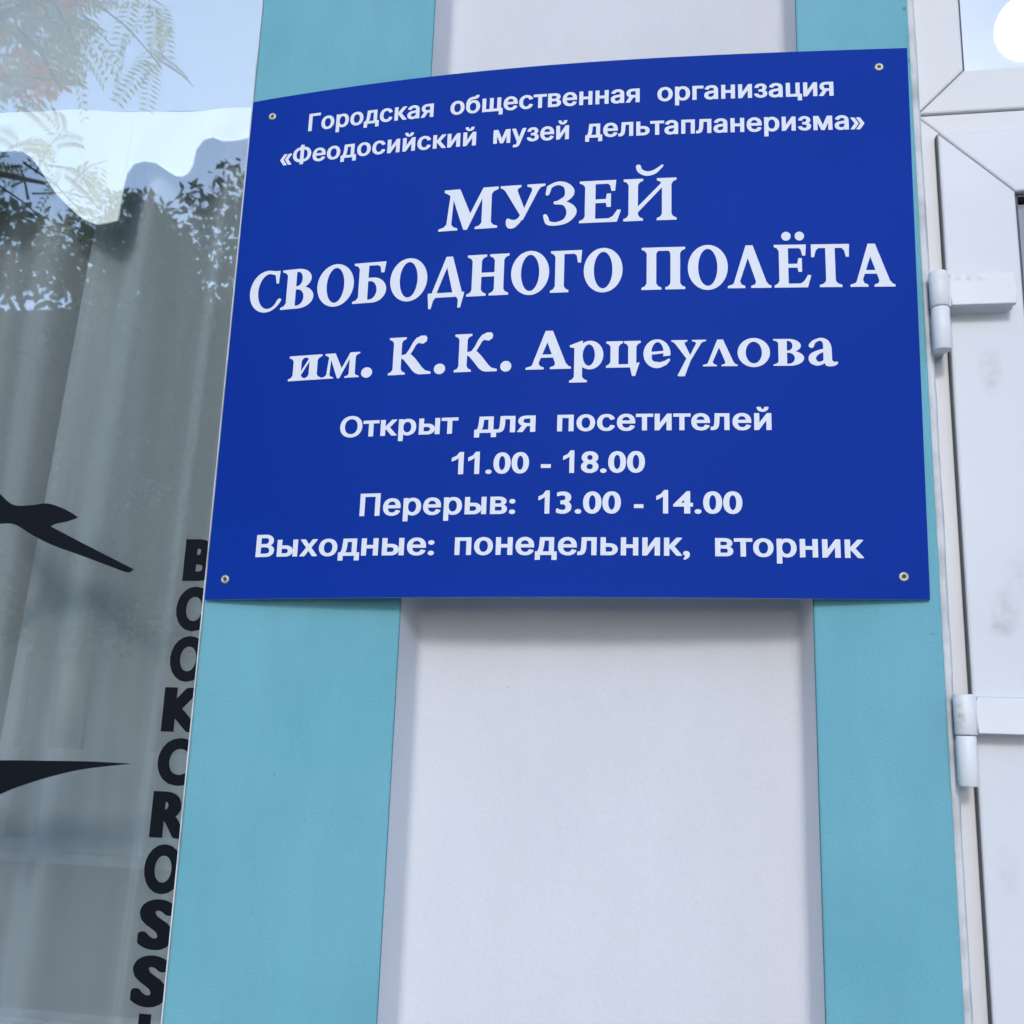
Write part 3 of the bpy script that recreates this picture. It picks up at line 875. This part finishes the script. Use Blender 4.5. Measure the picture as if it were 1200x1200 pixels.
# stickers lie on the outer face of the glass
def smooth_poly(pts, steps=6, corner=()):
    """closed outline, smoothed except at the listed corners"""
    n = len(pts); out = []
    for i in range(n):
        b, c = pts[i], pts[(i + 1) % n]
        a = b if i in corner else pts[i - 1]
        d = c if (i + 1) % n in corner else pts[(i + 2) % n]
        for k in range(steps):
            t = k / steps
            out.append(tuple(.5 * (2 * q + (r - p) * t + (2 * p - 5 * q + 4 * r - s) * t * t + (3 * q - p - 3 * r + s) * t ** 3) for p, q, r, s in zip(a, b, c, d)))
    return out
def sticker(name, tri_sets, label=None):
    bm = bmesh.new()
    for pts, faces in tri_sets:
        v = [bm.verts.new((x - WO.x, -.0006, z - WO.z)) for x, z in pts]
        for f in faces:
            try: bm.faces.new([v[i] for i in f])
            except ValueError: pass
    bm.normal_update()
    for f in bm.faces:
        if f.normal.y > 0: f.normal_flip()
    o = link(name, bm, M_black, win)
    if label: o['label'] = label
    return o
BIRD_A = [(-0.6867, 1.7769), (-0.6608, 1.754), (-0.6481, 1.7437), (-0.6364, 1.739), (-0.6168, 1.7395), (-0.5986, 1.7415), (-0.5794, 1.7364), (-0.5656, 1.7303), (-0.5563, 1.7247), (-0.5685, 1.7202), (-0.5832, 1.7172), (-0.5892, 1.7142), (-0.5435, 1.6933), (-0.4801, 1.6652), (-0.4869, 1.6613), (-0.5086, 1.6679), (-0.5471, 1.6805), (-0.5839, 1.6922), (-0.6116, 1.7041), (-0.6351, 1.7162), (-0.655, 1.7172), (-0.6875, 1.7131), (-0.7338, 1.6906), (-0.7822, 1.6781), (-0.7329, 1.7048), (-0.7765, 1.7089), (-0.7177, 1.7274), (-0.7149, 1.7574), (-0.7497, 1.8155), (-0.794, 1.8702), (-0.7343, 1.826)]
BIRD_B = [(-0.4562, 1.4533), (-0.5013, 1.4538), (-0.5519, 1.4528), (-0.6135, 1.451), (-0.6653, 1.4472), (-0.6983, 1.4543), (-0.7194, 1.4647), (-0.7409, 1.464), (-0.747, 1.4563), (-0.7625, 1.4519), (-0.7418, 1.4453), (-0.7271, 1.4356), (-0.7644, 1.4046), (-0.8144, 1.3565), (-0.7609, 1.3864), (-0.7023, 1.4164), (-0.6782, 1.3992), (-0.6653, 1.3728), (-0.6466, 1.3979), (-0.632, 1.4039), (-0.6079, 1.4149), (-0.5866, 1.4239), (-0.5495, 1.4362), (-0.5103, 1.4458)]
for shape, corner in ((BIRD_A, (8, 11, 13, 23, 25, 29)), (BIRD_B, (0, 15, 19))):
    o = sticker('bird_sticker', [mesh2d([('+', smooth_poly(shape, 6, corner))])])
LW = {'B': .0375, 'O': .0425, 'K': .0445, 'C': .042, 'R': .0415, 'S': .040, 'I': .0135, 'N': .041, 'G': .043}
for i, ch in enumerate('BOOKCROSSING'):
    v, f = sans_mesh(ch, .072, .046)
    x0, x1 = min(p[0] for p in v), max(p[0] for p in v)
    y0, y1 = min(p[1] for p in v), max(p[1] for p in v)
    zt = 1.6997 - .0547 * i
    over = .0012 if ch in 'OCSG' else 0
    w = LW[ch]
    pts = [(-.402 + .02 * (zt - 1.68) - w / 2 + (x - x0) / (x1 - x0) * w, zt - .0473 - over + (y - y0) / (y1 - y0) * (.0473 + 2 * over)) for x, y in v]
    sticker('letter_sticker', [(pts, f)])

# ------------------------------------------------------------------ CURTAINS behind the glass
VB = [(-0.8296, 2.2868), (-0.8083, 2.2881), (-0.7913, 2.2816), (-0.7736, 2.2697), (-0.7499, 2.2429), (-0.7254, 2.2086), (-0.6957, 2.1809), (-0.676, 2.1683), (-0.6584, 2.161), (-0.642, 2.1614), (-0.6297, 2.1646), (-0.6291, 2.1902), (-0.6282, 2.2134), (-0.6258, 2.2353), (-0.6187, 2.2505), (-0.6056, 2.2575), (-0.5902, 2.2566), (-0.5737, 2.2451), (-0.5558, 2.2323), (-0.5441, 2.2277), (-0.5343, 2.2297), (-0.528, 2.2409), (-0.5255, 2.2641), (-0.5157, 2.2778), (-0.5024, 2.2821), (-0.4894, 2.2773), (-0.4526, 2.2813)]
# white pelmet curtain with swags: top edge straight, lower edge in scallops
swag = thing('swag_curtain', 'white swagged pelmet curtain with scalloped lower edge hanging high behind the shop window', 'curtain', (-1.7, .2, 2.34))
CO = Vector((-1.7, .2, 2.34))
line = []
for k in range(4, 0, -1):                                  # the same swags go on along the rail, out to the left
    for x, z in VB[:19]:
        line.append((x - .307 * k, z + .0183 * k))
line += VB + [(-.40, 2.279)]
line = sorted(line, key=lambda p: p[0])
fine = []
for p, q in zip(line, line[1:]):
    m = max(1, int(max(abs(q[0] - p[0]) / .006, abs(q[1] - p[1]) / .012)))
    for k in range(m): fine.append((p[0] + (q[0] - p[0]) * k / m, p[1] + (q[1] - p[1]) * k / m))
fine.append(line[-1])
bm = bmesh.new()
cols = []
for x, zb in fine:
    zt = 2.3475 - .0595 * (x + .8391)
    col = []
    for j in range(9):
        v = j / 8
        z = zt + (zb - zt) * v
        y = .2 + .006 * math.sin(x * 55 + v * 2.0) * (.25 + .75 * v) + .004 * math.sin(x * 21 + 1.3)
        col.append(bm.verts.new(Vector((x, y, z)) - CO))
    cols.append(col)
for a, b in zip(cols, cols[1:]):
    for j in range(8): bm.faces.new((a[j], a[j + 1], b[j + 1], b[j]))
hem = [c[-1].co.copy() + Vector((0, -.001, 0)) for c in cols]
head = [c[0].co.copy() for c in cols]
link('pelmet', bm, M_val, swag, True)
bm = bmesh.new()
tube(bm, hem, [.0016] * len(hem), 6)
link('hem', bm, M_val, swag, True)
rail = thing('curtain_rail', 'slim grey curtain rail along the straight top of the white pelmet curtain', 'curtain rail', (-1.7, .2, 2.3990))
rail.rotation_euler.y = math.atan(.0595)
bm = bmesh.new()
box(bm, -1.5, 1.31, .0065, .016, -.001, .0035, .0005)
link('track', bm, mat('rail_grey', (.25, .26, .28), .5), rail)
bm = bmesh.new()
box(bm, -1.5, 1.31, .0165, .036, .0005, .70, .002)
link('pelmet_board', bm, mat('pelmet_board_paint', (.52, .55, .62), .7), rail)

def drape(name, label, x_left, x_right, y, z_top, z_bot, m, folds, amp, seed, slant=0.0, sharp=1.0):
    """a hanging cloth: fold lines fall from the rail and drift sideways a little"""
    rnd = random.Random(seed)
    t = thing(name, label, 'curtain', ((x_left + x_right) / 2, y, z_bot), 'sheer curtains behind the shop window')
    o = t.location.copy()
    ph = [rnd.uniform(0, 6.28) for _ in range(6)]
    nx, nz = int((x_right - x_left) / .006), 26
    bm = bmesh.new(); rows = []
    for j in range(nz + 1):
        v = j / nz; z = z_top + (z_bot - z_top) * v; row = []
        for i in range(nx + 1):
            u = i / nx
            xl = x_left + slant * (z_top - z)
            x = xl + (x_right - xl) * u
            s = u * folds * 2 * math.pi + .5 * math.sin(u * 9 + ph[0]) + .25 * math.sin(v * 3 + ph[1])
            yy = y + amp * (math.tanh(sharp * 1.6 * math.sin(s)) + .35 * math.sin(2.3 * s + ph[2]) + .25 * math.sin(u * 5 + v * 2 + ph[3])) * (.7 + .3 * v)
            row.append(bm.verts.new(Vector((x, yy, z)) - o))
        rows.append(row)
    for a, b in zip(rows, rows[1:]):
        for i in range(nx): bm.faces.new((a[i], b[i], b[i + 1], a[i + 1]))
    link('cloth', bm, m, t, True)
    return t
drape('sheer_curtain', 'grey sheer curtain hanging full width across the shop window, behind the drawn drape', -3.1, -.38, .312, 2.335, .12, M_sheer, 15, .021, 3)
drape('sheer_curtain', 'grey sheer drape with a slanting free edge, in front of the full width one', -.695, -.38, .246, 2.337, .12, M_sheer, 2.4, .019, 8, -.055)

# ------------------------------------------------------------------ ROOM behind
def struct(name, bm, m):
    return tag(link(name, bm, m), kind='structure')
bm = bmesh.new()
box(bm, -4.4, 6.0, 4.0, 4.2, 0, 3.8); struct('interior_wall_back', bm, M_room)
bm = bmesh.new()
box(bm, -4.4, -4.2, .30, 4.0, 0, 3.8); struct('interior_wall_left', bm, M_room)
bm = bmesh.new()
box(bm, 5.8, 6.0, .30, 4.0, 0, 3.8); struct('interior_wall_right', bm, M_room)
bm = bmesh.new()
box(bm, -4.4, 6.0, .02, 4.2, -.02, .05); struct('interior_floor', bm, mat('floor_boards', (.16, .11, .07), .6))
bm = bmesh.new()
box(bm, -4.4, 6.0, .30, 4.2, 3.6, 3.8); struct('ceiling', bm, M_room)
lamp = thing('globe_lamp', 'round white lit globe lamp glimpsed through the transom pane', 'lamp', (.84, 1.0, 2.956))
bm = bmesh.new()
lathe(bm, [(.003, .0665)] + [(.067 * math.cos(R(a)), .067 * math.sin(R(a))) for a in range(80, -90, -10)] + [(.003, -.0665)], 'z', (0, 0, 0), 32)
M_globe = mat('lit_opal_globe', (.9, .9, .88), .4)
M_globe.node_tree.nodes['Principled BSDF'].inputs['Emission Color'].default_value = (1, .97, .9, 1)
M_globe.node_tree.nodes['Principled BSDF'].inputs['Emission Strength'].default_value = 0.45
link('globe', bm, M_globe, lamp, True)
bm = bmesh.new()
tube(bm, [(0, 0, .074), (0, 0, .644)], [.005, .005], 8)
lathe(bm, [(.03, .07), (.026, .10), (.008, .11)], 'z', (0, 0, 0), 20)
link('pendant', bm, M_pvc, lamp)

# ------------------------------------------------------------------ STREET behind the camera (what the panes mirror)
def sheet(bm, x0, x1, y0, y1, z):
    bm.faces.new([bm.verts.new(p) for p in ((x0, y0, z), (x1, y0, z), (x1, y1, z), (x0, y1, z))])
bm = bmesh.new(); sheet(bm, -600, 600, -600, 600, -.14); struct('ground', bm, M_soil)
bm = bmesh.new(); sheet(bm, -200, 200, -10.0, -4.2, -.13); struct('road', bm, M_asph)
bm = bmesh.new(); box(bm, -60, 60, -4.05, .0199, -.3, -.02); struct('pavement', bm, M_pave)
bm = bmesh.new(); box(bm, -60, 60, -4.2, -4.05, -.3, -.015, .01); struct('kerb', bm, M_kerb)
bm = bmesh.new(); box(bm, -60, 60, -15.0, -10.15, -.3, -.02); struct('far_pavement', bm, M_pave)
bm = bmesh.new(); box(bm, -60, 60, -10.15, -10.0, -.3, -.015, .01); struct('far_kerb', bm, M_kerb)
def from_lists(name, V, F, m, parent=None):
    me = bpy.data.meshes.new(name)
    me.from_pydata(V, [], F); me.update()
    me.materials.append(m)
    o = bpy.data.objects.new(name, me); COL.objects.link(o)
    if parent: o.parent = parent
    return o

def leaf_quad(V, F, p, d, n, l, w):
    """one pointed leaf from p along d, lying across n"""
    s = d.cross(n).normalized() * (w / 2)
    b = len(V)
    V += [tuple(p), tuple(p + d * l * .45 + s), tuple(p + d * l), tuple(p + d * l * .45 - s)]
    F.append((b, b + 1, b + 2, b + 3))

def rvec(rnd):
    while True:
        v = Vector((rnd.uniform(-1, 1), rnd.uniform(-1, 1), rnd.uniform(-1, 1)))
        if .05 < v.length < 1: return v.normalized()

def pinnate_tree(x, y, z0, label, seed):
    rnd = random.Random(seed)
    t = thing('flowering_tree', label, 'tree', (x, y, z0))
    bm = bmesh.new()
    tube(bm, [(0, 0, -.1), (.05, .02, 1.2), (.0, .05, 2.4), (.1, .0, 4.4)], [.16, .13, .11, .08], 10)
    V, F, VO, FO_ = [], [], [], []
    for k in range(13):
        a = k * 2.4 + rnd.uniform(-.3, .3)
        h = rnd.uniform(.5, 2.6); r = rnd.uniform(.9, 1.75)
        st = Vector((.08, .02, 3.7 + h * .2)); en = Vector((r * math.cos(a), r * math.sin(a), 4.25 + h * .85))
        mid = (st + en) / 2 + Vector((0, 0, .25))
        tube(bm, [st, (st * 2 + mid) / 3, mid, en], [.055, .045, .03, .012], 6)
        for q in range(18):
            f = rnd.uniform(.35, 1.05)
            base = (st * (1 - f) ** 2 + mid * 2 * f * (1 - f) + en * f * f) + rvec(rnd) * .12
            tw = base + (rvec(rnd) + Vector((math.cos(a), math.sin(a), .1)) * .6) * .35
            tube(bm, [base, (base + tw) / 2 + Vector((0, 0, .04)), tw], [.009, .006, .004], 4)
            for c in range(6):                              # feather leaves round the twig
                d = (rvec(rnd) + Vector((0, 0, -.25))).normalized()
                p0 = base + (tw - base) * rnd.uniform(.3, 1)
                if p0.z < 4.95: continue                    # pruned clear underneath
                n = d.cross(rvec(rnd)).normalized(); s = d.cross(n)
                L = rnd.uniform(.22, .38); m = 11
                for i in range(1, m + 1):
                    q0 = p0 + d * (L * i / m) + Vector((0, 0, -.10 * (i / m) ** 2))
                    for sg in (-1, 1):
                        leaf_quad(V, F, q0, (s * sg + d * .45).normalized(), n, .075 * (1 - .4 * abs(i / m - .45)), .019)
    rb = random.Random(77)
    for b in range(26):                                     # trumpet blossom bunches round the outside of the crown
        a = rb.uniform(-1.1, .7) if b < 18 else rb.uniform(0, 6.28)
        r = rb.uniform(1.0, 1.55)
        c0 = Vector((r * math.cos(a), r * math.sin(a), rb.uniform(5.22, 5.62)))
        tube(bm, [Vector((c0.x * .3, c0.y * .3, 5.0)), Vector((c0.x * .7, c0.y * .7, c0.z - .15)), c0], [.014, .009, .004], 4)
        for i in range(70):
            d = rb.uniform(.02, .11) * rvec(rb)
            leaf_quad(VO, FO_, c0 + d, (d.normalized() + Vector((0, 0, -.3))).normalized(), rvec(rb), .06, .032)
    link('trunk', bm, M_bark, t, True)
    from_lists('crown', V, F, M_leafg, t)
    from_lists('blossom', VO, FO_, M_orange, t)
    return t
pinnate_tree(-4.40, -2.8, -.02, 'feather leaved street tree with orange blossom, mirrored in the top of the shop window', 5)

def round_tree(x, y, z0, h, r, seed, label, lean=(0, 0), group='street trees along the far pavement', per=620, leaf=.85):
    rnd = random.Random(seed)
    t = thing('street_tree', label, 'tree', (x, y, z0), group)
    bm = bmesh.new()
    tube(bm, [(0, 0, -.1), (.04, 0, h * .2), (0, .05, h * .42), (.05, 0, h * .62)], [.20, .16, .13, .07], 10)
    V, F = [], []
    blobs = []
    for k in range(34):
        d = rvec(rnd); c = Vector((d.x * r * .8 + lean[0] * r, d.y * r * .8 + lean[1] * r, h * .70 + d.z * (h * .24 if per < 240 else h * .30) - (0 if per < 240 else h * .06)))
        tube(bm, [(0, 0, h * .4), (c.x * .5, c.y * .5, h * .3 + c.z * .5), tuple(c)], [.07, .045, .02], 5)
        blobs.append((c, rnd.uniform(.45, .95)))
    for c, br_ in blobs:
        for i in range(per):
            d = rvec(rnd)
            p = c + d * br_ * (1.35 if per < 240 else 1.1) * rnd.uniform(.35, 1.0) ** .6
            leaf_quad(V, F, p, rvec(rnd), rvec(rnd), leaf * rnd.uniform(.13, .24), leaf * rnd.uniform(.07, .12))
    link('trunk', bm, M_bark, t, True)
    from_lists('crown', V, F, M_leafd, t)
round_tree(1.9, -2.9, -.02, 11.6, 3.1, 31, 'tall unseen street tree added on the near pavement, its high crown shading the pier', (-.2, .55), 'unseen trees added over the pier', 230, 1.35)  # out of view, added to keep high sky light off the wall
round_tree(-4.9, -11.2, -.02, 8.7, 2.4, 21, 'dark leafy street tree nearest the gap between the houses')
round_tree(-8.3, -11.4, -.02, 9.2, 2.6, 22, 'tallest dark street tree, second from the gap between the houses')
round_tree(-11.9, -11.2, -.02, 8.4, 2.5, 23, 'dark street tree farthest from the gap between the houses')

def town_house(label, x0, x1, y, d, h, rows, m):
    t = thing('town_house', label, 'house', ((x0 + x1) / 2, y, -.02))
    cx = (x0 + x1) / 2; w = (x1 - x0) / 2
    bm = bmesh.new(); box(bm, -w, w, -d, 0, -.1, h, .02); link('wall', bm, m, t)
    bm = bmesh.new()
    pr = [(-w - .4, h + .002), (w + .4, h + .002), (w + .4, h + .18), (w - 1.5, h + 2.2), (-w + 1.5, h + 2.2), (-w - .4, h + .18)]
    prism_y(bm, pr, -d - .4, .4); link('roof', bm, M_roof, t)
    n = int((x1 - x0) / 2.4)
    for r_ in range(rows):
        for i in range(n):
            wx = -w + (i + .5) * 2 * w / n; z = 1.0 + r_ * 3.0
            bm = bmesh.new()
            for a in ((-.62, -.54, 0, 1.6), (.54, .62, 0, 1.6), (-.54, .54, 0, .08), (-.54, .54, 1.52, 1.6), (-.03, .03, .08, 1.52)):
                box(bm, wx + a[0], wx + a[1], .003, .07, z + a[2], z + a[3])
            f = link('window', bm, M_roof, t)
            bm = bmesh.new(); box(bm, wx - .54, wx + .54, .004, .03, z + .08, z + 1.52); link('pane', bm, M_glassd, f)
town_house('pale two storey house across the street, mirrored in the shop window', -24, -4.2, -15, 9, 6.6, 2, M_house)
town_house('low house across the street facing the door', 4.5, 22, -15, 9, 4.2, 1, M_house)
